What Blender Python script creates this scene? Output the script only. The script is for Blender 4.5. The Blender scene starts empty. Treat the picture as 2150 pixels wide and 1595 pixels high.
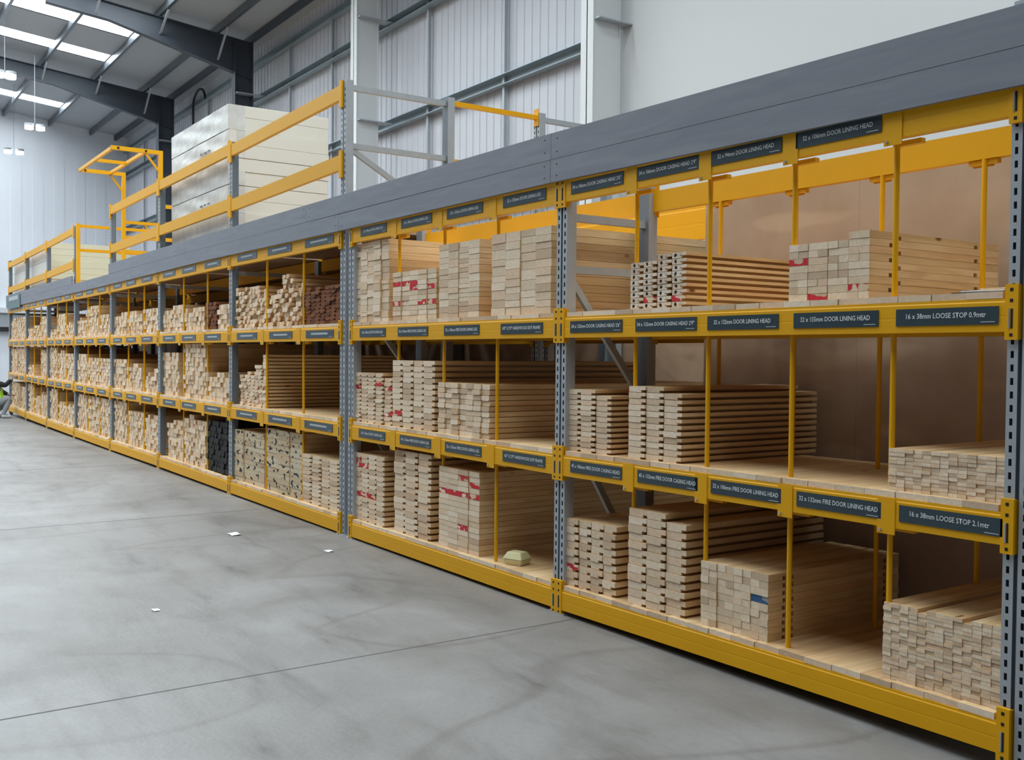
import bpy, math, random
from mathutils import Vector, Matrix
R = random.Random(7)
SC = bpy.context.scene
COL = SC.collection

# ------------------------------------------------------------ camera
F_PX, YAW, PITCH, ROLL, CAM_D, CAM_H = 2127.5, 0.974649, -0.0254141, 0.008809, 3.6316, 1.5476
_F = Vector((-math.sin(YAW)*math.cos(PITCH), math.cos(YAW)*math.cos(PITCH), math.sin(PITCH)))
_R0 = Vector((math.cos(YAW), math.sin(YAW), 0)); _U0 = _R0.cross(_F)
_R = _R0*math.cos(ROLL) + _U0*math.sin(ROLL); _U = -_R0*math.sin(ROLL) + _U0*math.cos(ROLL)
_C = Vector((0, -CAM_D, CAM_H))
cd = bpy.data.cameras.new('camera'); cam = bpy.data.objects.new('camera', cd); COL.objects.link(cam)
cd.sensor_fit = 'HORIZONTAL'; cd.sensor_width = 36.0; cd.lens = F_PX/2150*36.0
cd.clip_end = 200; cd.clip_start = .05
M = Matrix((_R, _U, -_F)).transposed().to_4x4(); M.translation = _C
cam.matrix_world = M; SC.camera = cam

def at(px, py, Y=0.0):
    """point of the upright plane y = Y that the photo shows at px, py -> (x, z)"""
    r = _F*F_PX + _R*(px-1075) + _U*(797.5-py)
    t = (Y-_C.y)/r.y; v = _C + r*t
    return v.x, v.z

# ------------------------------------------------------------ world, light, exposure
w = bpy.data.worlds.new('world'); SC.world = w; w.use_nodes = True
w.node_tree.nodes['Background'].inputs[0].default_value = (.80, .88, 1.0, 1)
w.node_tree.nodes['Background'].inputs[1].default_value = .085
SC.view_settings.view_transform = 'Standard'; SC.view_settings.look = 'None'
SC.view_settings.gamma = 1; SC.view_settings.exposure = -0.10
SKY_E, LAMP_E = 18.0, 40.0
XEND, YWALL, YNEAR, XNEAR = -40.3, 5.95, -15.0, 4.5
def roof_z(y): return 9.62 + .105*(5.9-y) if y > -9 else 9.62+.105*14.9-.105*(-9-y)

# ------------------------------------------------------------ materials
def nodes(name):
    m = bpy.data.materials.new(name); m.use_nodes = True
    nt = m.node_tree; return m, nt, nt.nodes['Principled BSDF']
def plain(name, col, rough=.6, metal=0., bump=0., bscale=40., var=0., spec=.5):
    m, nt, b = nodes(name)
    b.inputs['Base Color'].default_value = (*col, 1); b.inputs['Roughness'].default_value = rough
    b.inputs['Metallic'].default_value = metal; b.inputs['Specular IOR Level'].default_value = spec
    if bump or var:
        tc = nt.nodes.new('ShaderNodeTexCoord'); n = nt.nodes.new('ShaderNodeTexNoise')
        n.inputs['Scale'].default_value = bscale; n.inputs['Detail'].default_value = 4
        nt.links.new(tc.outputs['Object'], n.inputs['Vector'])
        if var:
            mx = nt.nodes.new('ShaderNodeMix'); mx.data_type = 'RGBA'
            mx.inputs[6].default_value = (*[c*(1-var) for c in col], 1); mx.inputs[7].default_value = (*[min(1, c*(1+var)) for c in col], 1)
            nt.links.new(n.outputs['Fac'], mx.inputs[0]); nt.links.new(mx.outputs[2], b.inputs['Base Color'])
        if bump:
            bp = nt.nodes.new('ShaderNodeBump'); bp.inputs['Strength'].default_value = bump; bp.inputs['Distance'].default_value = .01
            nt.links.new(n.outputs['Fac'], bp.inputs['Height']); nt.links.new(bp.outputs['Normal'], b.inputs['Normal'])
    return m
def emit(name, col, s):
    m, nt, b = nodes(name); b.inputs['Base Color'].default_value = (*col, 1)
    b.inputs['Emission Color'].default_value = (*col, 1); b.inputs['Emission Strength'].default_value = s
    return m
def ramp(nt, fac, stops):
    r = nt.nodes.new('ShaderNodeValToRGB'); e = r.color_ramp.elements
    while len(e) < len(stops): e.new(.5)
    for k, (p, c) in zip(e, stops): k.position = p; k.color = (*c, 1)
    nt.links.new(fac, r.inputs[0]); return r.outputs[0]
def mul(nt, a, b_, f=1.):
    x = nt.nodes.new('ShaderNodeMix'); x.data_type = 'RGBA'; x.blend_type = 'MULTIPLY'; x.inputs[0].default_value = f
    nt.links.new(a, x.inputs[6]); nt.links.new(b_, x.inputs[7]); return x.outputs[2]
def wood(name, base, dark, vary=.2, knots=True, end=False, mark=None, seedv=0., mscale=30., mth=.6, world=False, stamp=False):
    """pine: grain along object Y, tint differing from board to board"""
    m, nt, b = nodes(name); N = nt.nodes; L = nt.links
    b.inputs['Roughness'].default_value = .75; b.inputs['Specular IOR Level'].default_value = .25
    g = N.new('ShaderNodeNewGeometry'); oi = N.new('ShaderNodeObjectInfo'); tc = N.new('ShaderNodeTexCoord')
    add = N.new('ShaderNodeMath'); add.operation = 'ADD'; L.new(g.outputs['Random Per Island'], add.inputs[0]); L.new(oi.outputs['Random'], add.inputs[1])
    fr = N.new('ShaderNodeMath'); fr.operation = 'FRACT'; L.new(add.outputs[0], fr.inputs[0])
    mp = N.new('ShaderNodeMapping'); L.new(tc.outputs['Object'], mp.inputs['Vector'])
    mp.inputs['Scale'].default_value = (1, 1, 1) if end else (1, .07, 1)
    sh = N.new('ShaderNodeCombineXYZ'); sc = N.new('ShaderNodeMath'); sc.operation = 'MULTIPLY'; sc.inputs[1].default_value = 37.
    L.new(fr.outputs[0], sc.inputs[0]); L.new(sc.outputs[0], sh.inputs[0]); L.new(sc.outputs[0], sh.inputs[2]); L.new(sh.outputs[0], mp.inputs['Location'])
    n = N.new('ShaderNodeTexNoise'); n.inputs['Scale'].default_value = 45. if end else 26.; n.inputs['Detail'].default_value = 3; n.inputs['Distortion'].default_value = 1.2
    L.new(mp.outputs[0], n.inputs['Vector'])
    c = ramp(nt, n.outputs['Fac'], [(.3, dark), (.62, base)])
    lo, hi = 1-vary, 1+vary*.35
    tint = ramp(nt, fr.outputs[0], [(0, (lo*1.04, lo*.92, lo*.82)), (.12, (lo*1.12, lo*1.02, lo*.92)), (.3, (1, .97, .93)), (.5, (hi, hi, hi)), (.68, (.98, .87, .79)), (.85, (.93, .90, .82)), (1, (hi, hi*1.01, hi*1.04))])
    c = mul(nt, c, tint)
    if knots and not end:
        mp2 = N.new('ShaderNodeMapping'); mp2.inputs['Scale'].default_value = (1, .45, 1); L.new(tc.outputs['Object'], mp2.inputs['Vector']); L.new(sh.outputs[0], mp2.inputs['Location'])
        v = N.new('ShaderNodeTexVoronoi'); v.inputs['Scale'].default_value = 5.; L.new(mp2.outputs[0], v.inputs['Vector'])
        k = ramp(nt, v.outputs['Distance'], [(.045, (.25, .13, .07)), (.085, (1, 1, 1))])
        c = mul(nt, c, k)
    if mark:
        mp3 = N.new('ShaderNodeMapping'); mp3.inputs['Location'].default_value = (seedv, 0, seedv); L.new(tc.outputs['Object'], mp3.inputs['Vector'])
        mp3.inputs['Scale'].default_value = (.8, 0, 1.3)
        n3 = N.new('ShaderNodeTexNoise'); n3.inputs['Scale'].default_value = mscale; n3.inputs['Detail'].default_value = 1; L.new(mp3.outputs[0], n3.inputs['Vector'])
        if world: L.new(g.outputs['Position'], mp3.inputs['Vector'])
        else: L.new(sh.outputs[0], mp3.inputs['Location'])
        f = ramp(nt, n3.outputs['Fac'], [(mth-.02, (0, 0, 0)), (mth, (1, 1, 1))])
        if stamp:                       # two printed marks on each end: a blot and a smaller code
            n3.inputs['Scale'].default_value = 90.
            def blot(cx, cz, rad, soft):
                ds = N.new('ShaderNodeVectorMath'); ds.operation = 'DISTANCE'; mq = N.new('ShaderNodeMapping'); mq.inputs['Scale'].default_value = (1, 0, 1.1)
                L.new(tc.outputs['Object'], mq.inputs['Vector']); L.new(mq.outputs[0], ds.inputs[0]); ds.inputs[1].default_value = (cx, 0, cz)
                ad = N.new('ShaderNodeMath'); ad.operation = 'MULTIPLY_ADD'; L.new(n3.outputs['Fac'], ad.inputs[0]); ad.inputs[1].default_value = soft; L.new(ds.outputs['Value'], ad.inputs[2])
                lt = N.new('ShaderNodeMath'); lt.operation = 'LESS_THAN'; L.new(ad.outputs[0], lt.inputs[0]); lt.inputs[1].default_value = rad; return lt.outputs[0]
            mx_ = N.new('ShaderNodeMath'); mx_.operation = 'MAXIMUM'; L.new(blot(-.026, .017, .018, .016), mx_.inputs[0])
            hf = N.new('ShaderNodeMath'); hf.operation = 'MULTIPLY'; hf.inputs[1].default_value = .55; L.new(blot(.012, .014, .0155, .018), hf.inputs[0]); L.new(hf.outputs[0], mx_.inputs[1]); f = mx_.outputs[0]
        x = N.new('ShaderNodeMix'); x.data_type = 'RGBA'; L.new(f, x.inputs[0]); L.new(c, x.inputs[6]); x.inputs[7].default_value = (*mark, 1); c = x.outputs[2]
    L.new(c, b.inputs['Base Color'])
    bp = N.new('ShaderNodeBump'); bp.inputs['Strength'].default_value = .15; bp.inputs['Distance'].default_value = .003
    L.new(n.outputs['Fac'], bp.inputs['Height']); L.new(bp.outputs['Normal'], b.inputs['Normal'])
    return m

YEL = plain('yellow_powder_coat', (.76, .37, .001), .5, var=.04, bscale=6, spec=.3)
YEL2 = plain('yellow_painted_tube', (.78, .38, .001), .45, spec=.3)
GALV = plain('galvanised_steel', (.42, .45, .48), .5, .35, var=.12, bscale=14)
PSIDE = plain('dark_post_sides', (.15, .18, .21), .5, .2)  # darker tone for both sides of the far posts
GALVSH = plain('shaded_galvanised_steel', (.16, .19, .22), .55, .2, var=.1, bscale=10)  # shade of the post grooves and backs put into the colour
PURM = plain('dull_galvanised_purlin', (.14, .16, .18), .38, .55, var=.1, bscale=4)
RAILM = plain('teal_grey_galvanised_rail', (.33, .39, .42), .38, .4, var=.1, bscale=4)
STEEL = plain('grey_painted_steel', (.055, .066, .085), .5, .0, var=.12, bscale=3)
WHITEST = plain('white_painted_steel', (.66, .68, .68), .5, 0, var=.02, bscale=3)
SLOT = plain('black_slot', (.01, .01, .012), .9)
FASC = None
SIGN = plain('slate_green_sign', (.032, .055, .068), .35, var=.25, bscale=5)
LETT = plain('white_lettering', (.72, .74, .74), .5)
LETF = plain('faded_lettering', (.42, .45, .46), .5)
BOLT = plain('zinc_bolt', (.6, .6, .58), .3, .8)
PINE = wood('pine_side', (.77, .565, .325), (.63, .43, .225), .22)
PEND = wood('pine_end_grain', (.80, .665, .51), (.71, .56, .41), .28, end=True)
PRED = wood('pine_end_red_paint', (.80, .665, .51), (.71, .56, .41), .26, end=True, mark=(.60, .035, .045), mscale=16, mth=.47)
PBLK = wood('pine_end_black_stamp', (.78, .68, .56), (.68, .57, .45), .24, end=True, mark=(.02, .018, .018), stamp=True)
PINK = wood('pine_end_ink_writing', (.62, .53, .38), (.55, .45, .31), .2, end=True, mark=(.03, .03, .03), mscale=15, mth=.62, world=True)
PBLU = wood('pine_end_blue_paint', (.42, .42, .42), (.2, .27, .38), .1, end=True, mark=(.05, .12, .25), mscale=14, mth=.45)
BROWN = wood('redwood_side', (.25, .10, .04), (.13, .048, .018), .4)
BEND = wood('redwood_end', (.22, .085, .032), (.12, .042, .016), .45, end=True)
BLACK = plain('black_stained_timber', (.012, .011, .010), .8, var=.4, bscale=30)
PLY = None

def fascia_mat():
    m, nt, b = nodes('grey_painted_boards'); N = nt.nodes; L = nt.links
    tc = N.new('ShaderNodeTexCoord'); oi = N.new('ShaderNodeObjectInfo')
    mp = N.new('ShaderNodeMapping'); mp.inputs['Scale'].default_value = (.12, 1, 1); L.new(tc.outputs['Object'], mp.inputs['Vector'])
    n = N.new('ShaderNodeTexNoise'); n.inputs['Scale'].default_value = 18; n.inputs['Detail'].default_value = 5; n.inputs['Distortion'].default_value = .6; L.new(mp.outputs[0], n.inputs['Vector'])
    c = ramp(nt, n.outputs['Fac'], [(.3, (.18, .19, .225)), (.7, (.225, .237, .27))])
    v = N.new('ShaderNodeTexVoronoi'); v.inputs['Scale'].default_value = 2.1
    mp2 = N.new('ShaderNodeMapping'); mp2.inputs['Scale'].default_value = (1, 1, 1.6); L.new(tc.outputs['Object'], mp2.inputs['Vector']); L.new(mp2.outputs[0], v.inputs['Vector'])
    k = ramp(nt, v.outputs['Distance'], [(.03, (.5, .5, .55)), (.07, (1, 1, 1))]); c = mul(nt, c, k)
    L.new(c, b.inputs['Base Color']); b.inputs['Roughness'].default_value = .55
    return m
FASC = fascia_mat()

def ply_mat():
    m, nt, b = nodes('plywood'); N = nt.nodes; L = nt.links
    tc = N.new('ShaderNodeTexCoord')
    mp = N.new('ShaderNodeMapping'); mp.inputs['Scale'].default_value = (.5, 1, 1.6); L.new(tc.outputs['Object'], mp.inputs['Vector'])
    n = N.new('ShaderNodeTexNoise'); n.inputs['Scale'].default_value = 1.3; n.inputs['Detail'].default_value = 2; L.new(mp.outputs[0], n.inputs['Vector'])
    ml = N.new('ShaderNodeMath'); ml.operation = 'MULTIPLY'; ml.inputs[1].default_value = 22; L.new(n.outputs['Fac'], ml.inputs[0])
    sn = N.new('ShaderNodeMath'); sn.operation = 'SINE'; L.new(ml.outputs[0], sn.inputs[0])
    c = ramp(nt, sn.outputs[0], [(.1, (.46, .32, .215)), (.7, (.54, .385, .26))])
    n2 = N.new('ShaderNodeTexNoise'); n2.inputs['Scale'].default_value = 3.; n2.inputs['Detail'].default_value = 6; L.new(tc.outputs['Object'], n2.inputs['Vector'])
    c2 = ramp(nt, n2.outputs['Fac'], [(.35, (.88, .84, .8)), (.6, (1, 1, 1))]); c = mul(nt, c, c2)
    L.new(c, b.inputs['Base Color']); b.inputs['Roughness'].default_value = .7
    return m
PLY = ply_mat()

def floor_mat():
    m, nt, b = nodes('power_floated_concrete'); N = nt.nodes; L = nt.links
    tc = N.new('ShaderNodeTexCoord')
    n = N.new('ShaderNodeTexNoise'); n.inputs['Scale'].default_value = .9; n.inputs['Detail'].default_value = 7; n.inputs['Roughness'].default_value = .62; n.inputs['Distortion'].default_value = .5
    L.new(tc.outputs['Object'], n.inputs['Vector'])
    c = ramp(nt, n.outputs['Fac'], [(.3, (.155, .147, .138)), (.45, (.215, .207, .198)), (.58, (.245, .239, .232)), (.75, (.305, .300, .295))])
    mp = N.new('ShaderNodeMapping'); mp.inputs['Rotation'].default_value = (0, 0, .5); mp.inputs['Scale'].default_value = (.5, 2.2, 1); L.new(tc.outputs['Object'], mp.inputs['Vector'])
    n2 = N.new('ShaderNodeTexNoise'); n2.inputs['Scale'].default_value = 1.6; n2.inputs['Detail'].default_value = 8; n2.inputs['Roughness'].default_value = .7; L.new(mp.outputs[0], n2.inputs['Vector'])
    c = mul(nt, c, ramp(nt, n2.outputs['Fac'], [(.3, (.55, .54, .53)), (.40, (.86, .855, .85)), (.52, (1, 1, 1)), (.8, (1.0, 1.0, 1.0))]))
    n3 = N.new('ShaderNodeTexNoise'); n3.inputs['Scale'].default_value = 38; n3.inputs['Detail'].default_value = 3; L.new(tc.outputs['Object'], n3.inputs['Vector'])
    c = mul(nt, c, ramp(nt, n3.outputs['Fac'], [(.3, (.93, .93, .93)), (.6, (1, 1, 1))]))
    # tyre marks: thin arcs where a distorted wave peaks
    mp4 = N.new('ShaderNodeMapping'); mp4.inputs['Rotation'].default_value = (0, 0, -.9); mp4.inputs['Scale'].default_value = (1, .35, 1); L.new(tc.outputs['Object'], mp4.inputs['Vector'])
    wv = N.new('ShaderNodeTexNoise'); wv.inputs['Scale'].default_value = .55; wv.inputs['Detail'].default_value = 1.5; L.new(mp4.outputs[0], wv.inputs['Vector'])
    c = mul(nt, c, ramp(nt, wv.outputs['Fac'], [(.432, (1, 1, 1)), (.44, (.8, .78, .76)), (.446, (1, 1, 1)), (.560, (1, 1, 1)), (.566, (.84, .82, .81)), (.574, (1, 1, 1))]))
    L.new(c, b.inputs['Base Color']); b.inputs['Roughness'].default_value = .46; b.inputs['Specular IOR Level'].default_value = .45
    bp = N.new('ShaderNodeBump'); bp.inputs['Strength'].default_value = .12; bp.inputs['Distance'].default_value = .01
    L.new(n3.outputs['Fac'], bp.inputs['Height']); L.new(bp.outputs['Normal'], b.inputs['Normal'])
    return m
JOINT = plain('dark_joint_sealant', (.10, .095, .09), .8)
CLAD = plain('white_liner_cladding', (.56, .57, .61), .5, var=.04, bscale=1.5)
ROOFM = plain('white_roof_liner', (.40, .41, .43), .6, var=.04, bscale=.8)
ENDW = plain('white_end_wall', (.80, .83, .88), .35)
WHITEW = plain('white_wall_panel', (.66, .67, .67), .6)
SKYL_FILL = emit('rooflight_and_fill_sheet', (.86, .95, 1.0), SKY_E)
LAMPM = emit('lamp_face', (1., .97, 1.), LAMP_E)
CABLE = plain('black_rubber', (.015, .015, .018), .6)
CREAM = plain('cream_insulation_board', (.75, .72, .625), .7, var=.05, bscale=2)
PALEY = plain('pale_yellow_insulation_board', (.66, .64, .47), .7, var=.06, bscale=3)
WRAP = plain('white_plastic_wrap', (.66, .65, .61), .42, bump=1.0, bscale=7, var=.22)
WRAPT = plain('printed_wrap_text', (.12, .12, .13), .5)
FOAM = plain('yellow_foam', (.72, .66, .36), .5, bump=.2, bscale=60)
PAPER = plain('white_paper', (.75, .77, .78), .7)
HIVIS = plain('hi_vis_yellow', (.45, .85, .05), .6)
CLOTHD = plain('black_cloth', (.02, .022, .026), .85)
CLOTHG = plain('grey_trousers', (.28, .30, .33), .85, var=.3, bscale=20)
SKIN = plain('skin', (.45, .27, .19), .6)
HAIR = plain('dark_hair', (.03, .02, .015), .8)
SHOE = plain('pale_trainers', (.55, .56, .58), .6)
STRIP = plain('reflective_strip', (.6, .62, .62), .3)

# ------------------------------------------------------------ mesh helpers
class MB:
    def __init__(s): s.v = []; s.f = []; s.m = []
    def box(s, x0, x1, y0, y1, z0, z1, m=0, faces='all', ends=None):
        k = len(s.v)
        s.v += [(x0, y0, z0), (x1, y0, z0), (x1, y1, z0), (x0, y1, z0), (x0, y0, z1), (x1, y0, z1), (x1, y1, z1), (x0, y1, z1)]
        F = [(0, 3, 2, 1), (4, 5, 6, 7), (0, 1, 5, 4), (1, 2, 6, 5), (2, 3, 7, 6), (3, 0, 4, 7)]
        for i, q in enumerate(F):
            s.f.append(tuple(k+a for a in q)); s.m.append(ends if (ends is not None and i in (2, 4)) else m)
        return s
    def prism(s, prof, a0, a1, axis='Y', m=0, ends=None):
        """prof: 2D loop; axis Y: (x,z) points, X: (y,z), Z: (x,y)"""
        k = len(s.v); n = len(prof)
        def P(p, a): return {'Y': (p[0], a, p[1]), 'X': (a, p[0], p[1]), 'Z': (p[0], p[1], a)}[axis]
        s.v += [P(p, a0) for p in prof] + [P(p, a1) for p in prof]
        for i in range(n):
            j = (i+1) % n; q = (k+i, k+j, k+n+j, k+n+i)
            s.f.append(q); s.m.append(m)
        e = m if ends is None else ends
        s.f.append(tuple(k+i for i in reversed(range(n)))); s.m.append(e)
        s.f.append(tuple(k+n+i for i in range(n))); s.m.append(e)
        return s
    def bar(s, p, q, w, h=None, m=0, n=4):
        """square or round bar from p to q"""
        p = Vector(p); q = Vector(q); d = (q-p); L = d.length; d.normalize(); h = h or w
        up = Vector((0, 0, 1)) if abs(d.z) < .95 else Vector((0, 1, 0))
        a = d.cross(up).normalized(); b = a.cross(d).normalized(); k = len(s.v)
        if n == 4: off = [a*w/2+b*h/2, -a*w/2+b*h/2, -a*w/2-b*h/2, a*w/2-b*h/2]
        else: off = [a*math.cos(2*math.pi*i/n)*w/2 + b*math.sin(2*math.pi*i/n)*h/2 for i in range(n)]
        s.v += [tuple(p+o) for o in off] + [tuple(q+o) for o in off]
        for i in range(n):
            j = (i+1) % n; s.f.append((k+i, k+n+i, k+n+j, k+j)); s.m.append(m)
        s.f.append(tuple(k+i for i in range(n))); s.m.append(m)
        s.f.append(tuple(k+n+i for i in reversed(range(n)))); s.m.append(m)
        return s
    def tube(s, pts, r, n=8, m=0):
        for a, b in zip(pts[:-1], pts[1:]): s.bar(a, b, 2*r, n=n, m=m)
        return s
    def quad(s, *p, m=0):
        k = len(s.v); s.v += list(p); s.f.append(tuple(range(k, k+len(p)))); s.m.append(m); return s
    def mesh(s, name, mats):
        me = bpy.data.meshes.new(name); me.from_pydata(s.v, [], s.f)
        for m in (mats if isinstance(mats, (list, tuple)) else [mats]): me.materials.append(m)
        me.polygons.foreach_set('material_index', s.m); me.update()
        return me
def link(name, me, parent=None, loc=(0, 0, 0)):
    o = bpy.data.objects.new(name, me); COL.objects.link(o); o.location = loc
    if parent: o.parent = parent
    return o
def build(name, mb, mats, parent=None, loc=(0, 0, 0), bevel=0, recalc=True, smooth=False):
    me = mb.mesh(name, mats)
    if recalc:
        import bmesh
        bm = bmesh.new(); bm.from_mesh(me); bmesh.ops.recalc_face_normals(bm, faces=bm.faces); bm.to_mesh(me); bm.free()
    o = link(name, me, parent, loc)
    if bevel:
        b = o.modifiers.new('bevel', 'BEVEL'); b.width = bevel; b.segments = 2; b.limit_method = 'ANGLE'
    if smooth:
        for p in me.polygons: p.use_smooth = True
    return o
LABELS = {}
def tag(o, label, cat, group=None, kind=None):
    o['label'] = label; o['category'] = cat
    if group: o['group'] = group
    o['kind'] = kind or 'thing'
    return o
def empty(name, label, cat, loc=(0, 0, 0), group=None):
    o = bpy.data.objects.new(name, None); COL.objects.link(o); o.location = loc; o.empty_display_size = .1
    return tag(o, label, cat, group)
def struct(o): o['kind'] = 'structure'; return o
ORD = ['first', 'second', 'third', 'fourth', 'fifth', 'sixth', 'seventh', 'eighth', 'ninth', 'tenth', 'eleventh', 'twelfth', 'thirteenth', 'fourteenth', 'fifteenth',
       'sixteenth', 'seventeenth', 'eighteenth', 'nineteenth', 'twentieth', 'twenty-first', 'twenty-second', 'twenty-third', 'twenty-fourth', 'twenty-fifth']

# ------------------------------------------------------------ the building
mb = MB().box(XEND-.3, XNEAR, YNEAR, YWALL+.3, -.2, 0)
fl = struct(build('floor', mb, floor_mat()))
for i, x in enumerate((-4.67, -9.62, -14.3, -18.6, -25.5)):
    struct(build('trim_%d' % (i+1), MB().box(x-.006, x+.006, YNEAR, YWALL, 0, .0008), JOINT))
# cladding wall behind the racks: ribbed sheet
def ribbed(x0, x1, z0, z1, y, pitch=.225):
    m = MB(); x = x0; pts = []
    while x < x1:
        pts += [(x, y), (x+.09, y), (x+.10, y-.013), (x+.128, y-.013), (x+.138, y)]; x += pitch
    pts.append((x1, y))
    for a, b in zip(pts[:-1], pts[1:]): m.quad((a[0], a[1], z0), (b[0], b[1], z0), (b[0], b[1], z1), (a[0], a[1], z1))
    m.box(x0, x1, y+.04, y+.2, z0, z1)
    return m
struct(build('wall_back', ribbed(XEND, -11.35, 0, 9.75, YWALL), CLAD, recalc=False))
struct(build('wall_right', MB().box(-11.35, XNEAR, YWALL-.32, YWALL+.2, 0, 9.8), WHITEW))
m = MB()
for k in range(60):
    y = YNEAR + k*.36
    if y < YWALL: m.box(XEND-.2, XEND+(.012 if k % 2 else 0), y, min(y+.36, YWALL+.2), 0, 11.6)
struct(build('wall_end', m, ENDW))
# roof: liner strips between rooflights
SKYX = [-37.6, -30.8, -28.0, -24.2, -21.0, -17.8, -14.6, -11.4, -8.2, -5.0, -1.8, 1.4]
PURL = [5.5, 4.62, 3.2, 1.7, .2, -1.3, -2.8, -4.3, -5.8, -7.3, -8.8, -10.3, -11.8, -13.3]
SK0, SK1 = -12.8, 3.15
m = MB()
xs = [XEND-.2]
for x in sorted(SKYX): xs += [x-.43, x+.43]
xs.append(XNEAR)
for i in range(len(xs)-1):
    ys = [YWALL+.2, SK1, -9.0 if (i % 2 == 0 or xs[i] < -10) else -6.6, SK0 if xs[i] < -10 else -9.0, YNEAR]
    for j in range(4):
        if i % 2 == 1 and j in (1, 2) and (xs[i] < -10 or j == 1): continue
        a, b = xs[i], xs[i+1]; c, d = ys[j], ys[j+1]
        m.quad((a, c, roof_z(c)), (b, c, roof_z(c)), (b, d, roof_z(d)), (a, d, roof_z(d)))
struct(build('ceiling', m, ROOFM, recalc=False))
n = 20
for x in (-34.4, -39.3):                # unseen glowing rows added to brighten the end wall
    n += 1; m = MB(); c, d = -.9, -8.9
    m.quad((x-.43, c, roof_z(c)-.01), (x+.43, c, roof_z(c)-.01), (x+.43, d, roof_z(d)-.01), (x-.43, d, roof_z(d)-.01))
    struct(build('window_and_fill_%d' % n, m, SKYL_FILL, recalc=False))
n = 0
for x in SKYX:
    n += 1
    m = MB()
    for c, d in (((SK1, -9.0), (-9.0, SK0)) if x < -10 else ((SK1, -6.6),)):  # near rows cut short to keep light off the near shelf fronts
        m.quad((x-.43, c, roof_z(c)+.03), (x+.43, c, roof_z(c)+.03), (x+.43, d, roof_z(d)+.03), (x-.43, d, roof_z(d)+.03))
    struct(build('window_and_fill_%d' % n, m, SKYL_FILL, recalc=False))
# portal frames
FRX = [-32.6, -25.5, -18.4, -11.0, -3.6]
def isec_col(m, x, z1, y0=5.25, y1=5.72, w=.27):
    m.box(x-w/2, x+w/2, y0, y0+.02, 0, z1); m.box(x-w/2, x+w/2, y1-.02, y1, 0, z1); m.box(x-.01, x+.01, y0, y1, 0, z1)
for i, x in enumerate(FRX):
    white = i >= 2
    e = empty('portal_frame', ['dark grey steel portal frame beside the end wall', 'dark grey steel portal frame beyond the tall cream insulation stack',
        'white steel portal column behind the doubled rack posts', 'white steel portal column where the smooth white wall starts', 'steel portal frame in front of smooth white wall'][i], 'steel frame', (x, 5.5, 0), 'portal frames along the cladding wall')
    m = MB(); isec_col(m, 0, 9.42, 5.02-5.5, 5.5-5.5)
    if white: m.box(-.02, .12, -.46, -.02, 0, 9.4)
    build('column', m, WHITEST if white else STEEL, e)
    m = MB()
    for (ya, yb) in ((5.5, 2.0), (2.0, -9.0), (-9.0, -14.8)):
        ta, tb = roof_z(ya)-.215, roof_z(yb)-.215
        da = .93 if ya == 5.5 else .43; db = .43
        m.prism([(ya-5.5, ta), (yb-5.5, tb), (yb-5.5, tb-db), (ya-5.5, ta-da)], -.008, .008, 'X')
        for w_, t0, t1 in ((.1, ta, tb), (.1, ta-da+.02, tb-db+.02)):
            m.prism([(ya-5.5, t0), (yb-5.5, t1), (yb-5.5, t1-.02), (ya-5.5, t0-.02)], -w_, w_, 'X')
    build('rafter', m, STEEL, e)
    for y in PURL[1:5]:                    # rafter stays
        zt = roof_z(y)-.2
        build('fly_brace', MB().bar((.70, y-5.5+.02, zt), (.02, y-5.5, zt-(.66 if y > 4 else .42)), .045), GALV, e)
    for z in (6.1, 8.1):
        build('cleat', MB().box(-.0, .24, -.46, .25, z, z+.02), GALV, e)
for i, y in enumerate(PURL):
    z = roof_z(y)-.015
    o = build('purlin', MB().prism([(-.04, 0), (.03, 0), (.03, -.012), (-.028, -.012), (-.028, -.168), (.04, -.168), (.04, -.18), (-.04, -.18)], XEND, XNEAR, 'X'), PURM if i else STEEL, loc=(0, y, z))
    tag(o, ('dark eaves beam along the top of the cladding wall' if i == 0 else '%s galvanised purlin under the roof, counted from the eaves beam' % ORD[i-1]), 'purlin', 'purlins under the roof')
for i, (za, zb_, d) in enumerate(((6.05, 6.22, .16), (8.06, 8.2, .2), (9.02, 9.16, .14), (4.0, 4.14, .14))):
    m = MB().prism([(-.0, zb_), (-d, zb_), (-d, zb_-.012), (-.012, zb_-.012), (-.012, za+.012), (-d*.9, za+.012), (-d*.9, za), (0, za)], XEND, -11.3, 'X')
    o = build('wall_rail', m, RAILM, loc=(0, YWALL-.04, 0))
    tag(o, ['galvanised rail across the ribbed wall, just above the racks', 'deep galvanised rail across the ribbed wall below the upper one', 'topmost galvanised rail on the ribbed wall', 'lowest galvanised rail on the ribbed wall behind the racks'][i], 'wall rail', 'rails on the ribbed wall')
k = 0
for x in (-37.5, -30.2, -23.8, -21.3, -16.9, -14.3):
    k += 1
    o = build('sag_rod_post', MB().box(-.03, .03, -.03, .03, 4.1, 9.1), GALV, loc=(x, YWALL-.08, 0))
    tag(o, '%s slim upright tying the wall rails, counted from the end wall' % ORD[k-1], 'upright', 'uprights between the wall rails')
for i, (y, x0, x1) in enumerate([(4.1, -33.9, -28.2), (4.1, -26.2, -21)]):
    pass
# things on the end wall, far off
struct(build('trim_6', MB().box(XEND, XEND+.35, -3, 3.4, 2.86, 3.04), WHITEST))
struct(build('trim_7', MB().box(XEND, XEND+.22, -3, 3.4, 2.36, 2.86), GALV))
struct(build('trim_8', MB().box(XEND, XEND+.24, -3, 3.4, 2.2, 2.36), CABLE))
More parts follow.
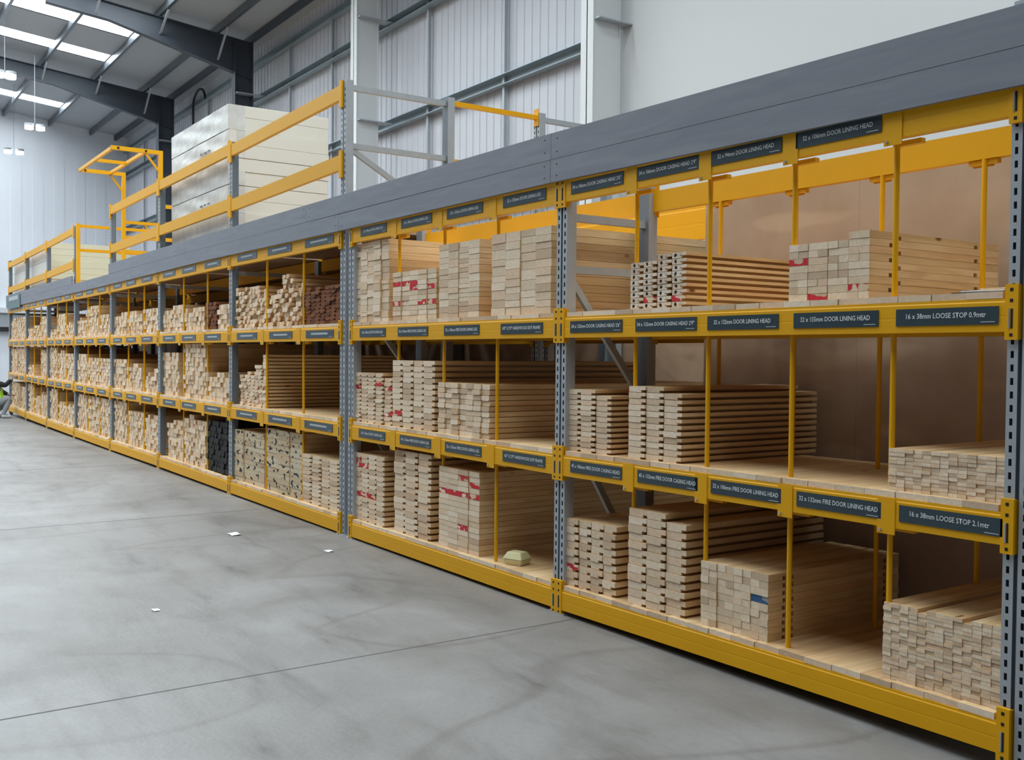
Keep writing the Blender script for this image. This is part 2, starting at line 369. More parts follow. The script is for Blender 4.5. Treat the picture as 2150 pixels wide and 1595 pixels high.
# cable loop over the stack
pts = [(-17.2-.30*math.cos(a)*1.0, 2.2, 5.75+.30*math.sin(a)) for a in [math.pi*j/12 for j in range(13)]]
x_, z_ = at(416, 245, 5.85); x2, z2 = at(441, 205, 5.85)
cx_, r_ = (x_+x2)/2, abs(x2-x_)/2
pts = [(x_, 5.70, 0)] + [(cx_-r_*math.cos(math.pi*j/12), 5.70, 9.0+.38*math.sin(math.pi*j/12)) for j in range(13)]
tag(build('cable_loop', MB().tube(pts, .035, 6), CABLE), 'black cable looping over above the tall cream stack', 'cable')
# hanging lamps
for i, (px, py, Y, lb) in enumerate([(10, 157, -.08, 'twin round high-bay lamp by the photo edge below rooflights'), (73, 267, 1.42, 'twin round high-bay lamp hanging before the end wall, higher of two'), (29, 318, 1.43, 'twin round high-bay lamp hanging before the end wall, lower of two'), (66, -4, -.9, 'twin round high-bay lamp cut by the top of the photo')]):
    x, z = at(px, py, Y)
    e = empty('high_bay_lamp', lb, 'hanging lamp', (x, Y, z), 'high-bay lamps')
    sc_ = abs(x)/32
    for dy in (-.15, .15):
        mm = MB(); nn = 16; rr = .125
        prof = [(rr*math.cos(2*math.pi*j/nn), rr*math.sin(2*math.pi*j/nn)) for j in range(nn)]
        mm.prism(prof, 0, .07, 'Z'); build('lamp_housing', mm, GALV, e, (0, dy*sc_, 0.02))
        mm = MB(); prof = [(rr*.92*math.cos(2*math.pi*j/nn), rr*.92*math.sin(2*math.pi*j/nn)) for j in range(nn)]
        mm.prism(prof, -.07, .018, 'Z'); build('lamp_face', mm, LAMPM, e, (0, dy*sc_, 0))
    build('suspension_wire', MB().bar((0, 0, .1), (0, 0, roof_z(Y)-z-.05), .012), GALV, e)

# ------------------------------------------------------------ racking geometry tables
POST = [-2.034, -4.841, -7.752, -7.921, -10.786, -13.615, -16.33, -19.052, -21.702, -24.248, -26.66]
BAYS = [(0, 1), (1, 2), (3, 4), (4, 5), (5, 6), (6, 7), (7, 8), (8, 9), (9, 10)]   # bay i: right post, left post
BAYN = ['the plywood-backed bay', 'the foam-box bay'] + ['the %s bay past the doubled posts' % o for o in ORD[:7]]
def interp(T, x):
    T = sorted(T)
    if x <= T[0][0]: return T[0][1]
    for a, b in zip(T[:-1], T[1:]):
        if x <= b[0]: return a[1] + (b[1]-a[1])*(x-a[0])/(b[0]-a[0])
    return T[-1][1]
ZT = [
 [(-26.7, .1), (-24.3, .067), (-21.8, .05), (-19.1, .04), (-16.4, .032), (-13.6, .034), (-10.8, .024), (-7.9, .018), (-7.7, .018), (-4.85, .027), (-2.1, .073)],
 [(-24.3, .866), (-21.7, .849), (-19.1, .845), (-16.4, .831), (-13.6, .833), (-10.8, .834), (-7.8, .831), (-4.84, .829), (-2.1, .854)],
 [(-26.7, 1.638), (-19, 1.638), (-16.3, 1.64), (-13.6, 1.647), (-10.8, 1.649), (-2, 1.647)],
 [(-26.7, 2.41), (-24.2, 2.42), (-21.7, 2.431), (-16.3, 2.438), (-13.6, 2.452), (-10.8, 2.462), (-7.7, 2.456), (-4.84, 2.448), (-2.1, 2.441)]]
BH = [.12, .122, .124, .128]
def zb(l, x): return interp(ZT[l], x)
def ztop(l, x): return zb(l, x) + BH[l]
BXH = .05   # half width of a post

def post_mesh(h, slots=True):
    """cold-rolled upright: two slotted flanges either side of a groove, 100 x 70 mm; origin front centre"""
    m = MB(); W = BXH; D = .07; t = .008
    segs = [(-W, -W+.014, 0), (-W+.014, -W+.026, 1), (-W+.026, -.008, 0), (.008, W-.026, 0), (W-.026, W-.014, 1), (W-.014, W, 0)]
    n = int(h/.05)
    for a, b, s in segs:
        if not (s and slots): m.quad((a, 0, 0), (b, 0, 0), (b, 0, h), (a, 0, h))
        else:
            for k in range(n):
                z = k*.05; m.quad((a, 0, z+.026), (b, 0, z+.026), (b, 0, z+.05), (a, 0, z+.05))
                m.quad((a, .014, z), (b, .014, z), (b, .014, z+.026), (a, .014, z+.026), m=1)
            m.quad((a, 0, n*.05), (b, 0, n*.05), (b, 0, h), (a, 0, h))
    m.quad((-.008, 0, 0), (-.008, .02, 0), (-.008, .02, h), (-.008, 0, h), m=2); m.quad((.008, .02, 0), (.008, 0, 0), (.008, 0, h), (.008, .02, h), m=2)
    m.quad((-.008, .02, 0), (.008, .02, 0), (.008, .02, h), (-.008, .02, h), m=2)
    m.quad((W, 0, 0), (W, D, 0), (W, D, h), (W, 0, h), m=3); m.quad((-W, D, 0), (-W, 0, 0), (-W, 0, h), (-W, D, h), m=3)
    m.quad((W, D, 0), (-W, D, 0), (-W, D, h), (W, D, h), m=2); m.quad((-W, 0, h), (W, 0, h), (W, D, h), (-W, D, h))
    return m
PM = {}
def post(h, parent, x, y, flip=False, mat=GALV):
    mat = PSIDE if parent.location.x < -9 else GALV
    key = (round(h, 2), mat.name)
    if key not in PM: PM[key] = post_mesh(h).mesh('post', [GALV, SLOT, GALVSH, mat])
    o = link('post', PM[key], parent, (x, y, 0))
    if flip: o.rotation_euler = (0, 0, math.pi)
    return o
def frame(x, h, y0, depth, label, group, hor=None, z0=0, hr=None):
    e = empty('upright_frame', label, 'rack frame', (x, y0, 0), group)
    post(h, e, 0, 0); post(hr or h, e, 0, depth, flip=True)
    m = MB()
    for yy in (0, depth-.07):
        m2 = MB().box(-.075, .075, yy-.02, yy+.11, 0, .006); build('foot_plate', m2, GALV, e)
    zs = hor or [z for z in (.3, 1.2, 2.06, 2.37) if z < h]
    for z in zs: build('brace', MB().box(-.022, .022, .06, depth-.06, z-.025, z+.02), GALV, e)
    dz = [(.15, 1.15), (1.25, 2.02)] if not hor else []
    for a, b in dz:
        build('brace', MB().bar((.0, .05, b), (.0, depth-.05, a), .03, .04), GALV, e)
    return e
FLAB = ['galvanised end frame beside the loose stop strips', 'galvanised frame between the plywood-backed and foam-box bays', 'shorter galvanised frame of the doubled pair', 'tall galvanised frame of the doubled pair carrying the guard rails']
FLAB += ['galvanised frame %s past the doubled posts' % s for s in ('first', 'second', 'third', 'fourth', 'fifth', 'sixth', 'seventh and last')]
FH = [2.86, 2.86, 2.86, 3.82, 3.80, 3.76, 3.76, 3.72, 3.67, 3.66, 3.66]
for i, x in enumerate(POST):
    hor = None
    d = .71 if i < 3 else 1.06
    if i == 3: hor = [3.30, 3.79]
    frame(x, FH[i] if i != 3 else 3.84, 0.003, d, FLAB[i], 'front row rack frames', hor if i == 3 else ([.3, 1.2, 2.0, 2.4] if i > 3 else None), hr=2.58 if i > 3 else None)
# sloping brace under the guard of the tall frame
f3 = [o for o in bpy.data.objects if o.name.startswith('upright_frame')][3]
build('brace', MB().bar((.0, .07, 3.27), (.0, .95, 2.78), .03, .045), GALV, f3)

# ------------------------------------------------------------ text
FONTC = {}
def text_mesh(s, width, height, name, mat, x0, zc, y):
    """lettering lying in the y plane, left end x0, centred on height zc"""
    cu = bpy.data.curves.new('t', 'FONT'); cu.body = s; cu.extrude = .0; cu.offset = .012; cu.resolution_u = 2
    ob = bpy.data.objects.new('t', cu); COL.objects.link(ob)
    dg = bpy.context.evaluated_depsgraph_get()
    me = bpy.data.meshes.new_from_object(ob.evaluated_get(dg)); bpy.data.objects.remove(ob)
    xs_ = [v.co.x for v in me.vertices]; ys_ = [v.co.y for v in me.vertices]
    a, b, c, d = min(xs_), max(xs_), min(ys_), max(ys_)
    for v in me.vertices:
        px, py = v.co.x, v.co.y
        v.co = (x0 + (px-a)/(b-a)*width, y, zc - height/2 + (py-c)/(d-c)*height)
    me.materials.clear(); me.materials.append(mat); me.name = name
    return me

# beam section (y,z): front face with a shallow step groove
def beam_prof(h, d=.045):
    return [(0, 0), (0, h*.43), (.0005, h*.45), (.0005, h*.48), (0, h*.50), (0, h*.88), (.003, h*.92), (.003, h), (d, h), (d, 0)]
def beam(l, xr, xl, label, group, y=-.012, signs=(), back=False, h=None, z=None, conn=True):
    """beam hooked between the posts centred xr and xl"""
    h = h or BH[l]
    x1, x0 = xr-BXH-.001, xl+BXH+.001
    za, zc = (zb(l, x0), zb(l, x1)) if z is None else (z, z)
    m = MB(); pr = beam_prof(h); k = len(pr)
    if back: pr = [(-p[0], p[1]) for p in pr]
    m.v = [(0, p[0], p[1]) for p in pr] + [(x1-x0, p[0], p[1]+zc-za) for p in pr]
    for i in range(k):
        j = (i+1) % k; m.f.append((i, j, k+j, k+i)); m.m.append(0)
    m.f += [tuple(range(k)), tuple(range(2*k-1, k-1, -1))]; m.m += [0, 0]
    o = build('rack_beam', m, YEL, loc=(x0, y, za)); tag(o, label, 'rack beam', group)
    if conn:
        s = -1 if not back else 1
        for e_, xx, zz in ((0, -BXH, 0), (1, x1-x0, zc-za)):
            c = MB(); ya, yb = (-.004, .0135) if not back else (-.0135, .004)
            c.box(xx, xx+BXH, ya, yb, zz-.03, zz+.175 if l != 0 or True else 0)
            yf = ya if not back else yb
            for zz2 in (zz-.012, zz+.115, zz+.155):
                c.box(xx+.019, xx+.031, yf-.0012, yf+.001, zz2-.006, zz2+.006, m=1)
            c.box(xx+.016, xx+.022, yf-.004, yf+.001, zz+.012, zz+.085, m=2); c.box(xx+.024, xx+.031, yf-.0012, yf+.001, zz+.012, zz+.085, m=1)
            c.box(xx if e_ == 0 else xx, xx+BXH, (yb-.002 if not back else ya-.02), (yb+.02 if not back else ya+.002), zz-.028, zz+.17)
            build('connector', c, [YEL, SLOT, BOLT], o)
    for (sx0, sx1, txt, frac) in signs:
        sz = zb(l, (sx0+sx1)/2)-za; a0, a1 = sz+.028, sz+.096
        if l == 3: a0, a1 = sz+.036, sz+.106
        if l == 1: a0, a1 = sz+.030, sz+.098
        sl = (zc-za)/(x1-x0)*(sx1-sx0)/2
        sp = MB(); u0, u1 = sx0-x0, sx1-x0
        pv = [(u0, a0-sl), (u1, a0+sl), (u1, a1+sl), (u0, a1-sl)]
        sp.prism(pv, -.004, -.0005, 'Y'); s_ = build('sign_plate', sp, SIGN, o)
        w_ = (u1-u0)
        if txt:
            me = text_mesh(txt, w_*frac, .021, 'lettering', LETT, u0+w_*(.5-frac/2), (a0+a1)/2+.004, -.0052)
            link('lettering', me, s_)
        else:
            build('lettering', MB().box(u0+w_*.2, u0+w_*.8, -.0052, -.0042, (a0+a1)/2-.005, (a0+a1)/2+.012), LETF, s_)
        build('lettering', MB().box(u1-w_*.16, u1-w_*.03, -.0052, -.0042, a0+.008, a0+.0115), LETF, s_)
    return o

def px_signs(l, lst):
    yy = {0: 1300, 1: 1000, 2: 690, 3: 450}[l]; out = []
    for a, b, t, f_ in lst:
        out.append((at(a, 690, -.016)[0], at(b, 690, -.016)[0], t, f_))
    return out
def px_signs2(lst, ys_):
    return [(at(a, y, -.016)[0], at(b, y, -.016)[0], t, f_) for (a, b, t, f_), y in zip(lst, ys_)]
S = {}
S[0, 3] = px_signs2([(1199, 1308, "34 x 106mm DOOR CASING HEAD 2'6\"", .93), (1338, 1467, "34 x 106mm DOOR CASING HEAD 2'9\"", .93), (1493, 1641, '32 x 94mm DOOR LINING HEAD', .8), (1671, 1850, '32 x 106mm DOOR LINING HEAD', .82)], [390, 360, 320, 285])
S[0, 2] = px_signs2([(1197, 1306, "34 x 132mm DOOR CASING HEAD 2'6\"", .94), (1334, 1462, "34 x 132mm DOOR CASING HEAD 2'9\"", .94), (1485, 1634, '32 x 132mm DOOR LINING HEAD', .8), (1666, 1844, '32 x 155mm DOOR LINING HEAD', .82), (1881, 2096, '16 x 38mm LOOSE STOP 0.9mtr', .78)], [687, 683, 678, 672, 665])
S[0, 1] = px_signs2([(1197, 1305, '45 x 106mm FIRE DOOR CASING HEAD', .94), (1338, 1465, '45 x 132mm FIRE DOOR CASING HEAD', .94), (1492, 1640, '32 x 106mm FIRE DOOR LINING HEAD', .93), (1672, 1850, '32 x 132mm FIRE DOOR LINING HEAD', .93), (1887, 2105, '16 x 38mm LOOSE STOP 2.1mtr', .77)], [985, 1005, 1028, 1060, 1095])
S[1, 3] = px_signs2([(757, 811, '32 x 94mm DOOR LINING LEG', .75), (842, 906, '32 x 106mm DOOR LINING LEG', .78), (938, 1013, '32 x 132mm DOOR LINING LEG', .78), (1056, 1146, '32 x 155mm DOOR LINING LEG', .78)], [483, 465, 440, 415])
S[1, 2] = px_signs2([(755, 809, '34 x 106mm DOOR CASING LEG', .8), (835, 898, '45 x 106mm FIRE DOOR CASING LEG', .9), (932, 1006, '32 x 106mm FIRE DOOR LINING LEG', .9), (1051, 1139, "6'8\" X 2'9\" HARDWOOD EXT FRAME", .9)], [699, 697, 694, 688])
S[1, 1] = px_signs2([(753, 808, '34 x 132mm DOOR CASING LEG', .8), (839, 904, '45 x 132mm FIRE DOOR CASING LEG', .9), (934, 1010, '32 x 132mm FIRE DOOR LINING LEG', .9), (1055, 1144, "6'6\" X 2'9\" HARDWOOD EXT FRAME", .9)], [915, 928, 942, 962])
S[2, 3] = px_signs2([(498, 539, None, 0), (562, 612, None, 0), (640, 700, None, 0)], [542, 530, 510])
S[2, 2] = px_signs2([(497, 539, None, 0), (565, 613, None, 0), (642, 700, None, 0)], [706, 704, 700])
S[2, 1] = px_signs2([(496, 538, None, 0), (563, 612, None, 0), (639, 698, None, 0)], [868, 880, 893])
def sgn(b, l):
    if (b, l) in S: return S[b, l]
    xr, xl = POST[BAYS[b][0]], POST[BAYS[b][1]]; w_ = xr-xl
    if l == 0: return []
    return [(xl+w_*a, xl+w_*c, None, 0) for a, c in ((.09, .28), (.385, .58), (.70, .90))]
LV = ['floor-level', 'second-level', 'third-level', 'top']
for b in range(9):
    xr, xl = POST[BAYS[b][0]], POST[BAYS[b][1]]
    for l in range(4):
        lb = 'yellow %s front beam of %s' % (LV[l], BAYN[b]) + (' with dark sign plates' if l and b < 3 else '')
        beam(l, xr, xl, lb, 'front rack beams', signs=sgn(b, l) if l else ())
        if l == 3 or b < 2:
            yb_ = (.713 if b < 2 else 1.063)+.012
            beam(l, xr, xl, 'yellow %s rear beam of %s' % (LV[l], BAYN[b]), 'rear rack beams', y=yb_+(.0), back=True)

# ------------------------------------------------------------ dividers: yellow poles with saddles over the beams
DIVX = {0: [-2.600, -3.131, -3.667, -4.220]}
DIVX[1] = [at(x, 720, .05)[0] for x in (838, 933, 1045)]
DIVX[2] = [at(x, 720, .05)[0] for x in (561, 638)]
DIVX[3] = [at(x, 720, .05)[0] for x in (386.5, 436.5)]
DIVX[4] = [at(x, 720, .05)[0] for x in (270.5, 303.5)]
DIVX[5] = [at(x, 720, .05)[0] for x in (185.5, 210)]
DIVX[6] = [at(x, 720, .05)[0] for x in (121.6, 140.2)]
DIVX[7] = [at(x, 720, .05)[0] for x in (72.5, 87)]
def divider(b, k, l, x, y, rear=False):
    z0 = ztop(l, x)+.0; z1 = zb(l+1, x)
    h = z1-z0
    e = empty('rack_divider', ('yellow divider pole, %s from the %s end, above the %s %sbeam of %s' % (ORD[k], 'right' if b == 0 else 'left', LV[l], 'rear ' if rear else '', BAYN[b])), 'divider', (x, y, z0), 'yellow dividers')
    lab = '%s yellow %sdivider pole above the %s beam of %s' % (ORD[k], 'rear ' if rear else '', LV[l], BAYN[b])
    e['label'] = lab
    build('pole', MB().bar((0, 0, .0), (0, 0, h), .024, n=10), YEL2, e, smooth=False)
    if (b < 3 or l == 0 or l == 1) and l+1 in ((1, 3) if b < 2 else (1, 2)):
        SX = (-.018, .066); BX_ = -.002
        if rear: SX = (-.078, .022); BX_ = -.03
        s = MB(); bh = BH[l+1]; yf = -.0115-y-.012 if not rear else .0115
        if not rear: ya, yb2 = -.012-.0035-y-.0005, -.012-y-.0003
        else: ya, yb2 = .727-y, .731-y
        top = bh*(.98 if l+1 < 3 else .98)
        s.box(SX[0], SX[1], min(ya, yb2), max(ya, yb2), h-.028, h+top)
        s.box(*((-.02, .11) if not rear else (-.078, .06)), .0, .03, h-.022, h-.002)
        build('saddle', s, YEL, e)
        build('bolt', MB().bar((BX_, min(ya, yb2)-.006, h-.012), (BX_, min(ya, yb2), h-.012), .014, n=6), BOLT, e)
    return e
for b in range(8):
    for k, x in enumerate(DIVX[b]):
        for l in range(3):
            divider(b, k, l, x, .05)
            if b == 0: divider(b, k, l, x, .69, True)

# ------------------------------------------------------------ decking planks on each level
PW = {}
DECK = .026
cnt = 0; left_over = MB()
for b in range(9):
    xr, xl = POST[BAYS[b][0]]-BXH-.012, POST[BAYS[b][1]]+BXH+.012
    if b == 0: depth = 1.0
    else: depth = 2.2 if b == 1 else 1.6
    n = 18; wdt = (xr-xl)/n
    for l in range(3):
        cuts = [xl+i*wdt for i in range(n+1)]
        for i in range(n):
            xa, xb_ = cuts[i]+.0015, cuts[i+1]-.0015
            if any(abs((xa+xb_)/2-d) < wdt*.28 for d in (DIVX.get(b) or [])): pass
            zc_ = ztop(l, (xa+xb_)/2)+.0005
            yy = -.004+R.uniform(-.006, .004); th = DECK+R.uniform(-.002, .0015)
            if b <= 4:
                key = round(wdt, 3), b
                if key not in PW: PW[key] = MB().box(-(wdt-.003)/2, (wdt-.003)/2, 0, depth, 0, DECK, 0, ends=1).mesh('decking_plank', [PINE, PEND])
                o = link('decking_plank', PW[key], loc=((xa+xb_)/2, yy, zc_))
                tag(o, '%s pine decking plank on the %s shelf of %s' % (ORD[i], LV[l], BAYN[b]), 'plank', 'pine planks decking %s' % BAYN[b]); cnt += 1
            else: left_over.box(xa, xb_, yy, yy+depth, zc_, zc_+DECK, 0, ends=1)
tag(build('decking_planks', left_over, [PINE, PEND], recalc=False), 'pine planks decking the shelves of the far bays', 'planks', kind='stuff')
print('DECK', cnt)

# ------------------------------------------------------------ boards
BMESH = {}
def notch(w_, h, nw, nh, side=1):
    """board section with a rebate cut in the lower edge"""
    a = -w_/2; b_ = w_/2
    if side > 0: return [(a, 0), (b_-nw, 0), (b_-nw, nh), (b_, nh), (b_, h), (a, h)]
    return [(a, 0), (b_, 0), (b_, h), (a, h)]
def bmesh_for(key, prof, L, mats):
    if key not in BMESH:
        m = MB().prism(prof, 0, L, 'Y', m=0, ends=1)
        import bmesh
        me = m.mesh('board', mats); bm = bmesh.new(); bm.from_mesh(me); bmesh.ops.recalc_face_normals(bm, faces=bm.faces); bm.to_mesh(me); bm.free()
        BMESH[key] = me
    return BMESH[key]
def groove_mesh(w_, h, L, cuts, mats):
    key = ('groove', round(w_, 4), round(h, 4), L, cuts, mats[1].name)
    if key not in BMESH:
        pts = [(0, 0)]; g = h*.55
        for a, b in cuts: pts += [(a, 0), (a, g), (b, g), (b, 0)]
        pts += [(L, 0), (L, h), (0, h)]
        m = MB().prism(pts, -w_/2, w_/2, 'X', m=0)
        n_ = len(pts); m.m[n_-1] = 1; m.m[n_-3] = 1
        me = m.mesh('board', mats); import bmesh
        bm = bmesh.new(); bm.from_mesh(me); bmesh.ops.recalc_face_normals(bm, faces=bm.faces); bm.to_mesh(me); bm.free(); BMESH[key] = me
    return BMESH[key]
COUNT = {}
def put(kind, me, x, y, z, label, cat, group, rz=0., rx=0., ry=0.):
    o = link(kind, me, loc=(x, y, z))
    if rz or ry: o.rotation_euler = (0, ry, rz)
    tag(o, label, cat, group); COUNT[kind] = COUNT.get(kind, 0)+1
    return o
def stack(kind, name, x0, x1, lvl, rows, h, L, nw=0., nh=0., y0=.03, end=PEND, marks=None, jit=.012, zj=0, side=PINE, w_gap=.002, cat='board', cap=None, rz=.004, split=0., mixh=None, base=None, alt=False, grooves=None):
    """rows: list of board counts per column, from x0 to x1"""
    nc = len(rows); wc = (x1-x0)/nc
    top = max(rows)
    for c in range(nc):
        xc = x0+wc*(c+.5); z = (ztop(lvl, xc)+DECK+.001) if base is None else base
        ycol = y0+R.uniform(-jit, jit)*.5
        total = rows[c]*h; zz = 0; hs = [h]*rows[c]
        if mixh:
            hs = []
            while sum(hs) < total-.02: hs.append(R.choice(mixh))
            k_ = total/sum(hs); hs = [q*k_ for q in hs]
        for r, hh in enumerate(hs):
            rk = len(hs)-r-1
            e = end; mk = (marks or {}).get((c, r))
            if mk == 'r': e = PRED
            elif mk == 'k': e = PBLK
            elif mk == 'b': e = PBLU
            ws = [wc-w_gap]
            if split and R.random() < split: ws = [(wc-w_gap)*.5]*2
            xx = xc-(wc-w_gap)/2
            for wi, w1 in enumerate(ws):
                key = (round(w1, 4), round(hh, 4), L, nw, nh, e.name, side.name)
                if grooves: me = groove_mesh(w1-.0008, hh-.0012, L, grooves[(r+c) % 2], [side, e])
                else: me = bmesh_for(key, notch(w1-.0010, hh-.0024, min(nw, w1*.4), nh) if nw else notch(w1-.0012, hh-.0022, 0, 0, -1), L, [side, e])
                lab = 'pine board, %s from top, %s column of %s' % (ORD[min(rk, 24)], ORD[c], name)
                if len(ws) > 1: lab = '%s narrow pine board, %s from top, %s column of %s' % (ORD[wi], ORD[min(rk, 24)], ORD[c], name)
                if mk == 'r': lab = 'red-marked ' + lab
                if mk == 'b': lab = 'blue-marked ' + lab
                if side is BROWN: lab = lab.replace('pine', 'brown')
                if side is BLACK: lab = lab.replace('pine', 'black')
                put(kind, me, xx+w1/2+(R.uniform(-.0006, .0006)), ycol+R.uniform(-jit, jit)*.28, z+zz, lab, cat, 'boards of '+name, rz=R.uniform(-rz, rz)*.3)
                xx += w1
            zz += hh
# bay 1 (plywood-backed)
X = lambda px, py, Y=.03: at(px, py, Y)[0]
def rr_(n, lo, hi): return [R.randint(lo, hi) for _ in range(n)]
mk = {(c, r): 'k' for c in range(4) for r in range(9)}; mk[(1, 1)] = 'r'; mk[(3, 1)] = 'r'
stack('door_casing_board', 'the black-stamped stack', X(1324, 600), X(1440, 600), 2, [8, 8, 9, 9], .0318, 1.0, .034, .013, marks=mk, jit=.008)
stack('door_lining_board', 'the stack beside loose strips', X(1657, 570), X(1825, 570), 2, [8, 8, 8, 9], .0323, .98, marks={(1, 0): 'r', (3, 1): 'r', (0, 5): 'r'}, split=.3, jit=.006, grooves=(((.135, .165), (.83, .86)), ((.19, .22), (.775, .805))))
stack('door_casing_board', 'the middle-shelf stack beside the post', X(1190, 880), X(1282, 880), 1, [12, 12, 11], .0306, 1.02, .036, .011, jit=.012)
stack('door_casing_board', 'the tall middle-shelf stack', X(1321, 890), X(1430, 890), 1, [12, 12, 11], .0331, 1.06, .034, .012, jit=.01)
stack('door_casing_board', 'the bottom-shelf stack beside the post', X(1190, 1180), X(1292, 1180), 0, [9, 9, 9, 9], .0447, 1.02, .036, .014, jit=.02, marks={(0, 2): 'r'})
stack('door_casing_board', 'the tall bottom-shelf stack', X(1321, 1190), X(1440, 1190), 0, [12, 12, 11], .0440, 1.08, .034, .015, jit=.016)
stack('door_lining_board', 'the low blue-marked stack', X(1471, 1275), X(1612, 1275), 0, [9, 9, 9, 9], .0357, 1.0, split=.6, jit=.01, grooves=(((.10, .125), (.155, .18), (.87, .90)),)*2, marks={(3, 5): 'b'})
# loose stops, 38 x 16 mm strips
def strips(name, x0, x1, lvl, zt, L, indiv_rows, stuffmb):
    n = 13; wc = (x1-x0)/n; hh = .0158
    zbase = ztop(lvl, (x0+x1)/2)+DECK+.001; rows = int(round((zt-zbase)/hh))
    me = bmesh_for(('st', L), notch(wc-.0012, hh-.001, 0, 0, -1), L, [PINE, PEND])
    for r in range(rows):
        for c in range(n):
            if r == rows-1 and lvl == 0 and c % 5 == 4: continue
            x = x0+wc*(c+.5); y = .03+R.uniform(-.004, .003); zz = ztop(lvl, x)+DECK+.001+r*hh
            if rows-1-r < indiv_rows:
                put('loose_stop_strip', me, x, y, zz, 'thin pine strip, %s from top, %s column of %s' % (ORD[min(24, rows-1-r)], ORD[c], name), 'strip', 'strips of '+name, rz=R.uniform(-.003, .003))
            else: stuffmb.box(x-wc/2+.0006, x+wc/2-.0006, y, y+L, zz, zz+hh-.001, 0, ends=1)
sm = MB()
strips('the middle loose stop stack', X(1865, 1000), X(2112, 1000), 1, at(1985, 950, .03)[1], .95, 99, sm)
strips('the bottom loose stop stack', X(1853, 1370), X(2103, 1370), 0, at(1975, 1292, .03)[1], 1.05, 12, sm)
if sm.v: tag(build('loose_stop_strips', sm, [PINE, PEND], recalc=False), 'lower courses of thin pine strips in the bottom loose stop stack', 'strips', kind='stuff')
# thin offcut strips lying on the third level
for i, (pa, pb, mt, lb) in enumerate([((2004, 612), (2108, 607), CLOTHD, 'thin dark strip lying flat beside the end post'), ((2020, 609), (2108, 604), PAPER, 'thin white strip lying on the dark one'), ((2056, 603), (2112, 606), PINE, 'thin pale strip lying beside the end post, topmost of three')]):
    x0, x1 = X(pa[0], 610, .06), X(pb[0], 606, .06)
    z_ = ztop(2, -2.2)+DECK+.001+i*.007
    o = build('trim_strip', MB().box(0, x1-x0, 0, .02, 0, .006), mt, loc=(x0, .04+.012*i, z_)); o.rotation_euler = (0, 0, .12-.06*i)
    tag(o, lb, 'strip', 'loose strips by the end post')
# bay 2 (foam box)
stack('door_lining_board', 'the tall stack against the doubled posts', X(744, 600), X(816, 600), 2, [14, 14, 14, 14, 14], .0463, 2.0, marks=None, mixh=[.032, .0463, .06], jit=.02)
stack('door_lining_board', 'the red-marked top-shelf stack', X(826, 630), X(915, 630), 2, [10, 10, 10, 10, 10], .0372, 2.05, marks={(0, 7): 'r', (1, 7): 'r', (2, 7): 'r', (4, 6): 'r', (0, 3): 'r', (1, 3): 'r', (3, 3): 'r', (4, 3): 'r', (2, 6): 'r'}, jit=.01)
stack('door_lining_board', 'the grey-and-tan top-shelf stack', X(921, 600), X(1007, 600), 2, [13, 13, 13, 13], .0405, 2.05, mixh=[.0405, .0405, .055, .032], jit=.008)
stack('doorset_board', 'the top-shelf stack of thick boards', X(1033, 580), X(1158, 580), 2, [10, 10, 10, 10], .0535, 2.1, mixh=[.0535, .065, .045], jit=.01)  # doorset boards of several sections, not all frame timber
stack('door_casing_board', 'the low stack by the doubled posts', X(744, 840), X(822, 840), 1, [12, 12, 12, 12, 11], .0340, 2.05, .03, .011, marks={(0, 8): 'r', (3, 9): 'r', (4, 8): 'r', (4, 2): 'r'}, jit=.014)
stack('door_casing_board', 'the tall rebated middle-shelf stack', X(825, 840), X(914, 840), 1, [12, 12, 12, 12], .0430, 2.1, .04, .013, marks={(0, 2): 'r'}, jit=.012)
stack('doorset_board', 'the wavy-fronted middle-shelf stack', X(920, 870), X(1028, 870), 1, [10]*7, .0365, 2.1, .008, .004, jit=.022)
stack('doorset_board', 'the red-sprayed narrow stack', X(744, 1030), X(809, 1030), 0, [14, 14, 14, 14], .0398, 2.05, .03, .012, marks={(0, 12): 'r', (1, 11): 'r', (0, 5): 'r', (1, 5): 'r', (2, 5): 'r', (0, 11): 'r'}, jit=.012)
stack('doorset_board', 'the tall rebated bottom-shelf stack', X(828, 1040), X(905, 1040), 0, [14, 14, 14], .0455, 2.1, .045, .015, jit=.018)
stack('doorset_board', 'the stack beside the foam box', X(921, 1080), X(1006, 1080), 0, [15, 15, 15, 15], .0382, 2.1, marks={(0, 10): 'r', (1, 10): 'r', (2, 10): 'r', (3, 10): 'r', (3, 12): 'r', (2, 13): 'r', (2, 4): 'r'}, jit=.008)
# foam box on the floor-level shelf
bx, bz = at(1088, 1186, .16); zf = ztop(0, bx)+DECK+.001
bx = at(1086, 1175, .12)[0]; zf = ztop(0, bx)+DECK+.001
e = empty('foam_box', 'pale yellow foam takeaway box sitting on the floor-level shelf', 'food box', (bx, .12, zf)); e.scale = (.66, .66, .8)
def frust(w0, d0, w1, d1, z0, z1):
    m = MB(); k = [(-w0/2, -d0/2, z0), (w0/2, -d0/2, z0), (w0/2, d0/2, z0), (-w0/2, d0/2, z0), (-w1/2, -d1/2, z1), (w1/2, -d1/2, z1), (w1/2, d1/2, z1), (-w1/2, d1/2, z1)]
    m.v = k; m.f = [(0, 3, 2, 1), (4, 5, 6, 7), (0, 1, 5, 4), (1, 2, 6, 5), (2, 3, 7, 6), (3, 0, 4, 7)]; m.m = [0]*6; return m
build('tray', frust(.19, .15, .23, .19, 0, .045), FOAM, e, bevel=.008)
build('lid', frust(.235, .195, .16, .12, .047, .105), FOAM, e, bevel=.010)
e.rotation_euler = (0, 0, .35)
